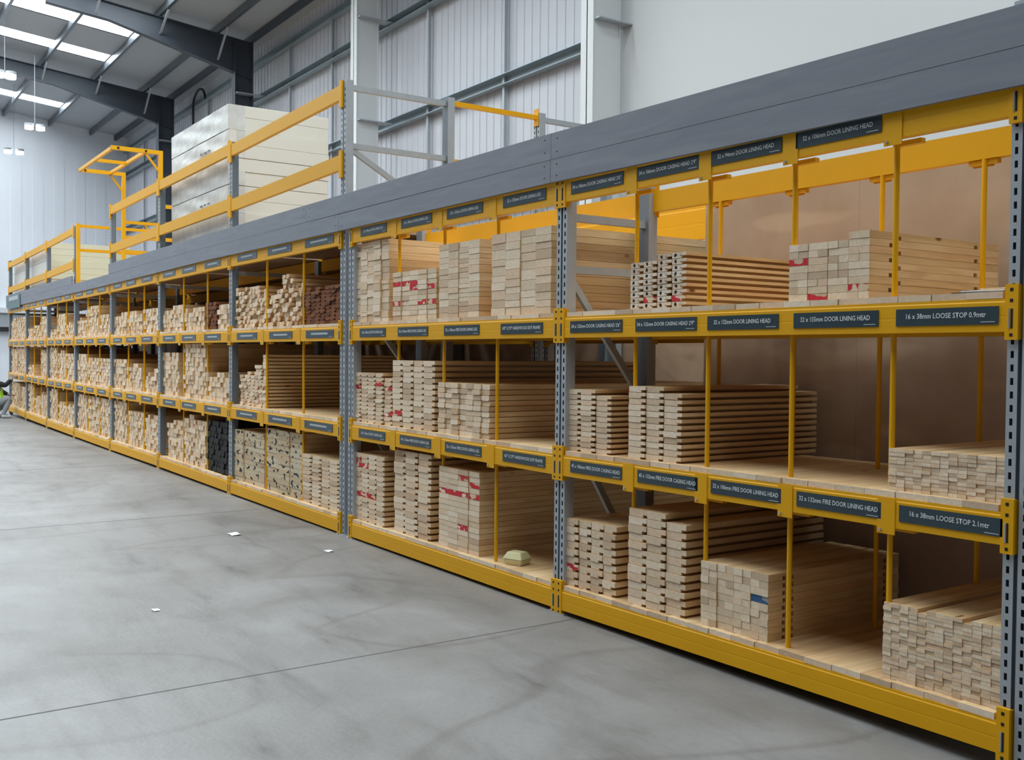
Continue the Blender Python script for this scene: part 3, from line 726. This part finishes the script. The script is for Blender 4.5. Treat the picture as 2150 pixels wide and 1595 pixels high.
# ------------------------------------------------------------ bays past the doubled posts: small mouldings
REST = MB()
NIND = [0]
def heap(kind, name, x0, x1, lvl, tops, pw, ph, L, side=PINE, end=PEND, jit=.05, rest=None, cat='moulding', tiltj=.0, y0=.045, drop=0.):
    """uneven stack: tops = list of top z along x; pieces pw x ph"""
    n = max(2, int(round((x1-x0)/pw))); wc = (x1-x0)/n
    me = bmesh_for((kind, round(wc, 3), ph, L, end.name), notch(wc-.002, ph-.0015, wc*.25, ph*.3), L, [side, end])
    c_ = 0
    for c in range(n):
        x = x0+wc*(c+.5); zt = tops[0]+(tops[-1]-tops[0])*c/(n-1) if len(tops) == 2 else tops[min(len(tops)-1, int(c*len(tops)/n))]
        z = ztop(lvl, x)+DECK+.001; r = 0; nr = max(1, int(round((zt-z)/ph+R.uniform(-.4, .4))))
        while r < nr:
            y = y0+R.uniform(-.12, .3)*jit; rot = R.uniform(-tiltj, tiltj)
            rk = nr-r-1
            if rest is None:
                lab = 'pine moulding, %s from top, %s column of %s' % (ORD[min(rk, 24)], ORD[min(c, 24)], name)
                if side is BROWN: lab = lab.replace('pine', 'reddish-brown')
                if side is BLACK: lab = lab.replace('pine', 'black')
                put(kind, me, x, y, z+r*ph, lab, cat, 'pieces of '+name, rz=rot*.2)
            else:
                rest.box(x-wc/2+.001, x+wc/2-.001, y, y+L, z+r*ph, z+(r+1)*ph-.0015, 0, ends=1)
            r += 1; c_ += 1
    return c_
Z = lambda px, py, Y=.045: at(px, py, Y)[1]
# first bay past the doubled posts
c1 = 0
c1 += heap('timber_moulding', 'the loose heap beside the first post', X(489, 650), X(556, 650), 2, [Z(495, 612), Z(505, 603), Z(520, 600), Z(545, 607)], .078, .043, 1.5, jit=.12, tiltj=.08)
c1 += heap('timber_moulding', 'the jumbled heap beside the brown timber', X(559, 650), X(627, 650), 2, [Z(565, 618), Z(580, 612), Z(592, 583), Z(605, 578), Z(620, 598)], .075, .045, 1.5, jit=.16, tiltj=.1)
heap('hardwood_moulding', 'the reddish-brown heap', X(629, 640), X(711, 640), 2, [Z(635, 612), Z(660, 608), Z(690, 600)], .105, .034, 1.5, BROWN, BEND, jit=.04, tiltj=.05)
c1 += heap('timber_moulding', 'the stepped stack on the middle shelf', X(500, 800), X(556, 800), 1, [Z(503, 785), Z(515, 782), Z(530, 765), Z(548, 747)], .11, .036, 1.5, jit=.06)
def pstack(name, xa, xb, nc, rows, h, end, nw=0., nh=0., marks=None):
    stack('timber_plank', name, xa, xb, 0, [rows]*nc, h, 1.5, nw, nh, y0=.04, end=end, marks=marks, jit=.015)
pstack('the stack with black writing', X(490, 950), X(553, 950), 3, 11, .0495, PINK)
pstack('the inked stack beside the writing', X(558, 980), X(632, 980), 3, 13, .0478, PINK)
pstack('the notched low stack', X(634, 1030), X(711, 1030), 4, 12, .0372, PEND, .045, .012)
# second bay past the doubled posts

print('ind mouldings', c1)
IND = []
IND0 = [('the low heap on the third level, second bay', 337, 383, 2, [(340, 655), (355, 645), (372, 640)], 670), ('the pale tall stack of the second bay', 383, 429, 1, [(400, 725)], 790)]
for nm, a, b_, l, tp, yy in IND:
    heap('timber_moulding', nm, X(a, yy), X(b_, yy), l, [Z(*t) for t in tp], .105, .062 if l == 1 else .06, 1.5, jit=.05)
heap('dark_brown_moulding', 'the dark brown heap of the second bay', X(427, 670), X(452, 670), 2, [Z(440, 634)], .09, .045, 1.5, BROWN, BEND, jit=.05)
heap('black_moulding', 'the black stack of the second bay', X(430, 940), X(480, 940), 0, [Z(440, 884), Z(465, 882)], .095, .065, 1.5, BLACK, BLACK, jit=.05)
BULK = [(337, 371, 1, [(350, 743)]), (337, 383, 2, [(340, 655), (355, 645), (372, 640)]), (383, 429, 1, [(400, 725)]),
 (386, 426, 2, [(390, 652), (405, 645), (420, 640)]), (454, 481, 2, [(465, 638)]),
 (430, 480, 1, [(440, 788), (470, 786)]), (349, 382, 0, [(352, 892), (365, 876)]), (384, 429, 0, [(390, 873), (425, 884)]),
 (234, 263, 2, [(240, 663), (260, 658)]), (266, 297, 2, [(270, 656), (290, 654)]), (299, 331, 2, [(305, 652), (325, 649)]),
 (235, 261, 1, [(245, 753)]), (264, 294, 1, [(275, 766)]), (297, 331, 1, [(302, 793), (315, 788), (325, 777)]),
 (234, 262, 0, [(240, 838), (255, 842)]), (265, 299, 0, [(280, 866)]), (301, 330, 0, [(305, 880), (320, 868)]),
 (158, 177, 2, [(165, 672)]), (179, 203, 2, [(185, 646), (198, 642)]), (205, 228, 2, [(215, 661)]),
 (159, 180, 1, [(170, 741)]), (182, 205, 1, [(192, 753)]), (207, 229, 1, [(218, 750)]),
 (158, 180, 0, [(168, 827)]), (182, 205, 0, [(190, 833)]), (207, 229, 0, [(215, 836)]),
 (101, 117, 2, [(108, 694)]), (118, 137, 2, [(128, 663)]), (139, 153, 2, [(146, 679)]),
 (101, 118, 1, [(109, 728)]), (120, 136, 1, [(128, 740)]), (138, 153, 1, [(146, 744)]),
 (101, 119, 0, [(109, 817)]), (121, 153, 0, [(135, 849)]),
 (55, 67, 2, [(61, 690)]), (68, 81, 2, [(74, 684)]), (83, 97, 2, [(90, 667)]),
 (56, 71, 1, [(63, 768)]), (84, 97, 1, [(90, 736)]), (56, 69, 0, [(62, 808)]), (71, 82, 0, [(77, 833)]), (84, 97, 0, [(90, 826)]),
 (22, 32, 2, [(27, 671)]), (33, 43, 2, [(38, 668)]), (44, 53, 2, [(48, 665)]),
 (22, 36, 1, [(30, 730)]), (38, 53, 1, [(45, 729)]), (22, 40, 0, [(30, 803)]), (43, 53, 0, [(48, 812)])]
YY = {2: 690, 1: 780, 0: 900}
for a, b_, l, tp in BULK:
    mid = (a+b_)/2; yy = {2: 720-.04*mid*0, 1: 722, 0: 722}[l]
    heap('x', 'x', X(a, 722), X(b_, 722), l, [Z(*t) for t in tp], .10, .055, 1.5, jit=.07, rest=REST)
tag(build('timber_mouldings', REST, [PINE, PEND], recalc=False), 'uneven stacks of pale pine mouldings filling the far bays', 'mouldings', kind='stuff')
print(COUNT)

# ------------------------------------------------------------ grey fascia boards along the top
def fascia(x0, x1, z0a, z0b, z1a, z1b, label, y=-.040):
    m = MB(); t = .02
    m.v = [(0, y, z0a), (x1-x0, y, z0b), (x1-x0, y+t, z0b), (0, y+t, z0a), (0, y, z1a), (x1-x0, y, z1b), (x1-x0, y+t, z1b), (0, y+t, z1a)]
    m.f = [(0, 3, 2, 1), (4, 5, 6, 7), (0, 1, 5, 4), (1, 2, 6, 5), (2, 3, 7, 6), (3, 0, 4, 7)]; m.m = [0]*6
    o = build('fascia_board', m, FASC, loc=(x0, 0, 0)); tag(o, label, 'fascia board', 'grey fascia boards')
    for xx in (.06, x1-x0-.06):
        for fz in (.25, .75):
            build('screw', MB().bar((xx, y-.0015, z0a+(z1a-z0a)*fz), (xx, y+.001, z0a+(z1a-z0a)*fz), .009, n=6), SLOT, o)
    return o
FB = [(-26.9, 2.545), (-19, 2.545), (-16.3, 2.552), (-13.6, 2.57), (-10.8, 2.588), (-7.9, 2.573), (-4.9, 2.573), (-1.3, 2.53)]
FM = [(-26.9, 2.69), (-19, 2.70), (-16.3, 2.715), (-13.6, 2.725), (-10.8, 2.735), (-7.9, 2.713), (-4.9, 2.709), (-1.3, 2.672)]
FT_ = [(-26.9, 2.83), (-19, 2.85), (-16.3, 2.868), (-13.6, 2.872), (-10.8, 2.877), (-7.9, 2.868), (-4.9, 2.864), (-1.3, 2.822)]
cutsL = [-1.35, -4.905, -7.915, -11.45, -14.9, -17.8, -20.5, -23.2, -26.82]
cutsU = [-1.35, -4.90, -8.6, -12.3, -16.28]
cutsU2 = [-19.05, -22.6, -26.82]
for i in range(len(cutsL)-1):
    a, b_ = cutsL[i+1]+.002, cutsL[i]-.002
    fascia(a, b_, interp(FB, a), interp(FB, b_), interp(FM, a)-.0015, interp(FM, b_)-.0015, 'grey-painted fascia board, %s of the lower course from the end post' % ORD[i])
for i in range(len(cutsU)-1):
    a, b_ = cutsU[i+1]+.0015, cutsU[i]-.0015
    fascia(a, b_, interp(FM, a), interp(FM, b_), interp(FT_, a), interp(FT_, b_), 'grey-painted fascia board, %s of the upper course from the end post' % ORD[i], y=-.041)
for i in range(2):
    a, b_ = cutsU2[i+1]+.0015, cutsU2[i]-.0015
    fascia(a, b_, interp(FM, a), interp(FM, b_), interp(FT_, a), interp(FT_, b_), 'grey-painted upper fascia board beyond the open gate, %s of two' % ORD[i], y=-.041)
# green sign at the far end of the fascia
e = empty('end_sign', 'green sign with pale lettering on the far end of the fascia', 'sign', (-26.3, -.05, 2.62))
a, z0_ = at(16, 648, -.05); b_, _ = at(42, 640, -.05); z1_ = at(28, 620, -.05)[1]
build('sign_board', MB().box(a+26.3, b_+26.3, -.006, 0, z0_-2.62-.02, z1_-2.62), plain('green_sign', (.10, .17, .17), .5), e)
build('lettering', MB().box(a+26.3+.25, b_+26.3-.25, -.009, -.006, .06, .15), LETF, e)
# ------------------------------------------------------------ deck over the far bays and its guard
zd = 2.60
xr, xl = POST[3]-.06, POST[10]
k = 0
for b in range(2, 9):
    a, b_ = POST[BAYS[b][1]]+.052, POST[BAYS[b][0]]-.052
    o = build('deck_panel', MB().box(a, b_, .09, 2.95, zd, zd+.03), PLY); k += 1
    tag(o, 'wooden deck panel roofing %s' % BAYN[b], 'deck panel', 'deck panels over the far bays')
# second rack row behind, carrying the deck
for i, x in enumerate(POST[1:]):
    tall = i == 2
    frame(x, 3.84 if tall else 2.58, 2.0, .9, 'galvanised frame of the rear rack row, %s from the plywood-backed bay' % ORD[i], 'rear row rack frames', [3.30, 3.79] if tall else [.3, 1.2, 2.0, 2.4])
for b in range(1, 9):
    xr, xl = POST[BAYS[b][0]], POST[BAYS[b][1]]
    for l in (1, 2, 3):
        if b > 3 and l < 3: continue
        beam(l, xr, xl, 'yellow %s beam of the rear row behind %s' % (LV[l], BAYN[b]), 'rear row beams', y=1.985, h=(.26 if b == 1 else .14) if l == 3 else None)
# tie rails between the tall frames
for z, lb in ((3.80, 'upper'), (3.28, 'lower')):
    o = build('tie_rail', MB().box(-.02, .02, 0, .93, -.02, .02), YEL2, loc=(POST[3], 1.068, z)); tag(o, '%s yellow tie rail between the tall rack frames' % lb, 'tie rail', 'yellow tie rails')
    build('end_plate', MB().box(-.035, .035, -.004, .004, -.08, .08), YEL2, o, (0, .926, 0))
# plywood back panels
PX = [(-4.815, -3.62), (-3.619, -2.40), (-2.399, -1.6)]
for i, (a, b_) in enumerate(PX):
    o = build('plywood_panel', MB().box(a, b_, 0, .018, .12, 2.66), PLY, loc=(0, 1.16, 0)); tag(o, 'plywood back panel of the near bay, %s from the gap' % ORD[i], 'plywood panel', 'plywood panels behind the near bay')
for b in range(1, 9):  # added sheets that keep daylight from behind out of the bays
    a, b_ = POST[BAYS[b][1]]-(.09 if b == 1 else 0)+.001, POST[BAYS[b][0]]-.001
    o = build('daylight_block', MB().box(a, b_, 0, .018, .05, 2.59 if b > 1 else 2.4), PLY, loc=(0, 2.93, 0)); tag(o, 'added daylight-blocking sheet of the rear row behind %s' % BAYN[b], 'back sheet', 'added daylight-blocking sheets of the rear row')
# guard rails on the deck edge
def guard(i0, i1, ztops, label_bay):
    for nm, dz0, dz1 in (('upper', -.155, -.035), ('lower', -.745, -.62)):
        xr, xl = POST[i0]-BXH, POST[i1]+BXH
        za, zc_ = ztops[1], ztops[0]
        m = MB(); m.v = [(0, 0, za+dz0), (xr-xl, 0, zc_+dz0), (xr-xl, .04, zc_+dz0), (0, .04, za+dz0), (0, 0, za+dz1), (xr-xl, 0, zc_+dz1), (xr-xl, .04, zc_+dz1), (0, .04, za+dz1)]
        m.f = [(0, 3, 2, 1), (4, 5, 6, 7), (0, 1, 5, 4), (1, 2, 6, 5), (2, 3, 7, 6), (3, 0, 4, 7)]; m.m = [0]*6
        o = build('guard_rail', m, YEL, loc=(xl, -.012, 0)); tag(o, '%s yellow guard rail on the deck above %s' % (nm, label_bay), 'guard rail', 'yellow guard rails')
        for xx, zz in ((-BXH, za), (xr-xl, zc_)):
            build('connector', MB().box(xx, xx+BXH, -.006, .0135, zz+dz0-.07, zz+dz1+.035), YEL, o)
G = {2: (3.84, 3.80), 3: (3.82, 3.80), 4: (3.80, 3.78), 6: (3.74, 3.70), 7: (3.70, 3.68), 8: (3.66, 3.64)}
for b, zt in G.items(): guard(BAYS[b][0], BAYS[b][1], zt, BAYN[b])
# side rail of the gate opening and pallet gate
e = empty('side_guard', 'yellow side guard at the left of the gate opening', 'guard rail', (-18.87, 0, 2.63))
build('post', MB().box(-.03, .03, 0, .06, 0, 1.12), YEL2, e); build('post', MB().box(-.03, .03, .56, .62, 0, 1.12), YEL2, e)
for z in (.66, 1.08): build('rail', MB().box(-.02, .02, .06, 1.5, z-.025, z+.025), YEL2, e)
e = empty('pallet_gate', 'yellow swing-over pallet gate with overhead arms on the deck', 'pallet gate', (-15.85, .62, 2.63))
for sx in (0, -2.3):
    build('upright', MB().box(sx-.03, sx+.03, -.03, .03, 0, 1.94), YEL2, e)
    build('arm', MB().box(sx-.025, sx+.025, -.72, .03, 1.90, 1.96), YEL2, e)
    build('knee_brace', MB().bar((sx, -.22, 1.90), (sx, 0, 1.62), .03), YEL2, e)
    for z in (.05, .62, .86, 1.12): build('side_bar', MB().box(sx-.02, sx+.02, .03, .85, z-.025, z+.025), YEL2, e)
    build('curved_strut', MB().tube([(sx, .35, 1.1), (sx, .43, 1.0), (sx, .48, .88)], .015), YEL2, e)
for y in (-.70, -.22): build('cross_bar', MB().box(-2.3, 0, y-.02, y+.02, 1.90, 1.95), YEL2, e)
build('cross_bar', MB().box(-1.2, -1.15, -.70, -.22, 1.90, 1.95), YEL2, e)
for sx in (0, -2.3):
    for y in (-.62, -.22): build('pivot', MB().bar((sx-.03, y, 1.93), (sx+.035, y, 1.93), .035, n=8), SLOT, e)
# ------------------------------------------------------------ insulation packs on the deck
Y0 = .13
cx, ctz = at(481, 217, Y0); lx, _ = at(362, 292, Y0)
ZS = [at(481, y, Y0)[1] for y in (217, 271, 329, 387, 445)]
ZS.append(zd+.033)
zsub = list(ZS)
names = ['topmost', 'second from the top', 'third from the top', 'fourth from the top', 'lowest']
for i in range(5):
    z1, z0 = zsub[i]-.002, zsub[i+1]+.002
    off = R.uniform(-.03, .03) if i else .0
    e = empty('insulation_pack', 'wrapped pack of cream insulation boards, %s of the tall stack' % names[i], 'insulation pack', (cx, Y0, z0), 'packs of the tall cream stack')
    zm = (z0+z1)/2+R.uniform(-.01, .01)
    for j, (a, b_) in enumerate(((z0, zm-.001), (zm+.001, z1))):
        o2 = R.uniform(-.008, .008)
        build('insulation_board', MB().box(lx-cx+off, off+o2, .0, 1.20+R.uniform(-.01, .01), a-z0, b_-z0), CREAM, e, bevel=.004)
    # plastic wrap round the front face, rumpled
    m = MB(); nx, nz = 26, 8; W_ = cx-lx; H_ = z1-z0
    for ix in range(nx+1):
        for iz in range(nz+1):
            u = ix/nx; v = iz/nz
            x = (lx-cx)-.006+(W_+.006)*u; y = -.010-(.010*math.sin(14*u+7*v+i)*math.sin(math.pi*v)+R.uniform(0, .009))*math.sin(math.pi*u)**.4
            m.v.append((x+off, y, .004+(H_-.006)*v))
    for ix in range(nx):
        for iz in range(nz):
            a = ix*(nz+1)+iz; m.f.append((a, a+nz+1, a+nz+2, a+1)); m.m.append(0)
    k = len(m.v)
    m.quad((off, -.012, .004), (off+.003, .18, .004), (off+.003, .18, H_-.002), (off, -.012, H_-.002))
    wobj = build('plastic_wrap', m, WRAP, e, smooth=True)
    if i in (1, 3):
        for q in range(3): build('printed_mark', MB().box(-.95+q*.14, -.86+q*.14, -.034, -.031, H_*.5, H_*.56), WRAPT, wobj)
# pale yellow packs beyond the gate
def packs(px, Yf, xlen, ylen, ztop_px, n, lab, mat=PALEY, wrap=True, mats2=None):
    x1 = at(px, ztop_px, Yf)[0]; zt = at(px, ztop_px, Yf)[1]; zb0 = zd+.033; h = (zt-zb0)/n
    for i in range(n):
        e = empty('insulation_pack', 'pale yellow insulation pack, %s from bottom of %s' % (ORD[i], lab), 'insulation pack', (x1, Yf, zb0+i*h), 'packs of '+lab)
        o_ = R.uniform(-.02, .02)
        for j in range(3): build('insulation_board', MB().box(-xlen, o_, 0, ylen, h*j/3+.001, h*(j+1)/3-.002), mat, e)
        if wrap: build('plastic_wrap', MB().box(-xlen, o_, -.012, -.002, .003, h-.004), WRAP, e)
packs(100, .15, 2.4, 1.2, 508, 3, 'the stack past the gate')
packs(165, 1.45, 2.4, 1.2, 512, 3, 'the deeper stack past the gate')
packs(58, .15, 2.2, 1.2, 532, 3, 'the stack ending the deck')
# ------------------------------------------------------------ litter
for i, (px, py, s_, lb) in enumerate([(492, 1122, .085, 'crumpled white paper scrap on the floor before the racks'), (690, 1157, .055, 'flat white paper scrap on the floor by the doubled posts'), (327, 1281, .04, 'tiny white scrap alone on the open floor')]):
    r = _F*F_PX + _R*(px-1075) + _U*(797.5-py); t = -_C.z/r.z; v = _C+r*t
    m = MB(); n = 5
    for a in range(n):
        for b_ in range(n): m.v.append(((a/(n-1)-.5)*s_*1.5, (b_/(n-1)-.5)*s_, .003+R.uniform(0, .012)*(s_/.13)))
    for a in range(n-1):
        for b_ in range(n-1): q = a*n+b_; m.f.append((q, q+n, q+n+1, q+1)); m.m.append(0)
    tag(build('paper_scrap', m, PAPER, loc=(v.x, v.y, 0)), lb, 'paper scrap', 'paper scraps')

# ------------------------------------------------------------ person half out of frame at the far end
def skin(name, verts, edges, radii, mat, parent, sub=2, root=0):
    me = bpy.data.meshes.new(name); me.from_pydata(verts, edges, []); me.materials.append(mat)
    o = link(name, me, parent); md = o.modifiers.new('skin', 'SKIN')
    for i, r in enumerate(radii): me.skin_vertices[0].data[i].radius = (r, r) if not isinstance(r, tuple) else r
    me.skin_vertices[0].data[root].use_root = True; md.use_smooth_shade = True
    s_ = o.modifiers.new('sub', 'SUBSURF'); s_.levels = sub; s_.render_levels = sub
    return o
px_, _ = at(-8, 868, -.42)
P = empty('person', 'crouching person in hi-vis vest and grey trousers reaching to the shelf', 'person', (px_, -.42, 0))
# local frame: facing +y (towards rack); x to the right of the photo
V = [(0, 0, .36), (0, .0, .55), (.0, .0, .74), (0, -.03, .86), (0, -.08, .95), (0, -.11, 1.03),      # pelvis spine neck head
     (.10, .0, .34), (.16, .27, .46), (.16, .12, .08), (.17, .24, .04),                              # hip knee ankle toe
     (-.10, .0, .34), (-.17, .25, .34), (-.17, -.02, .10), (-.17, .10, .04),
     (.17, .02, .79), (.20, .17, .74), (.14, .29, .88), (.13, .33, .93),                             # arms
     (-.17, .02, .79), (-.20, .12, .60), (-.16, .27, .52), (-.15, .32, .50)]
E_ = [(0, 1), (1, 2), (2, 3), (3, 4), (4, 5), (0, 6), (6, 7), (7, 8), (8, 9), (0, 10), (10, 11), (11, 12), (12, 13), (2, 14), (14, 15), (15, 16), (16, 17), (2, 18), (18, 19), (19, 20), (20, 21)]
RAD = [.12, .12, .12, .055, .05, .05, .11, .075, .05, .04, .11, .075, .05, .04, .065, .05, .035, .03, .065, .05, .035, .03]
body = skin('body', V, E_, RAD, CLOTHG, P)
skin('hi_vis_vest', [V[1], V[2], (.10, .01, .80), (-.10, .01, .80), (0, .0, .42)], [(0, 1), (1, 2), (1, 3), (0, 4)], [.17, .18, .10, .10, .165], HIVIS, P)
skin('sleeve', [V[14], V[15], V[16]], [(0, 1), (1, 2)], [.075, .062, .045], CLOTHD, P)
skin('sleeve', [V[18], V[19], V[20]], [(0, 1), (1, 2)], [.075, .062, .045], CLOTHD, P)
hd = skin('head', [(0, -.08, .95), (0, -.10, 1.04), (0, -.09, 1.12)], [(0, 1), (1, 2)], [.055, (.078, .095), (.072, .088)], SKIN, P)
skin('hair', [(0, -.14, 1.10), (0, -.10, 1.16)], [(0, 1)], [.08, .072], HAIR, P)
build('nose', MB().bar((0, .0, 1.08), (0, .018, 1.045), .02), SKIN, hd)
build('mouth', MB().bar((-.022, -.012, 1.015), (.022, -.012, 1.015), .008), CLOTHD, hd)
for s_ in (-1, 1):
    build('eye', MB().bar((s_*.03, -.012, 1.085), (s_*.03, -.006, 1.085), .016, n=8), CLOTHD, hd); build('ear', MB().bar((s_*.078, -.10, 1.04), (s_*.082, -.105, 1.09), .02), SKIN, hd)
for hx, hy, hz in ((V[17]), (V[21])):
    hv = [(hx, hy, hz), (hx, hy+.06, hz+.01)]; he = [(0, 1)]; hr = [.028, .03]
    for j in range(4):
        k = len(hv); hv += [(hx+(j-1.5)*.018, hy+.10, hz+.012), (hx+(j-1.5)*.019, hy+.125-abs(j-1.5)*.006, hz-.005)]; he += [(1, k), (k, k+1)]; hr += [.009, .008]
    k = len(hv); hv += [(hx-.03, hy+.05, hz-.01), (hx-.035, hy+.08, hz-.02)]; he += [(0, k), (k, k+1)]; hr += [.011, .009]
    skin('hand', hv, he, hr, SKIN, P)
for k in (9, 13):
    x, y, z = V[k]; skin('shoe', [(x, y-.16, .05), (x, y+.06, .035)], [(0, 1)], [.05, .04], SHOE, P)

bpy.context.view_layer.update()
bad = [o.name for o in bpy.data.objects if o.get('label') and not 4 <= len(o['label'].replace('-', '-').split()) <= 16]
print('LABEL LENGTH', bad[:10], len(bad))
from collections import Counter
cc = Counter(o['label'] for o in bpy.data.objects if o.get('label')); print('DUP', [(k, v) for k, v in cc.items() if v > 1][:12], sum(1 for v in cc.values() if v > 1))
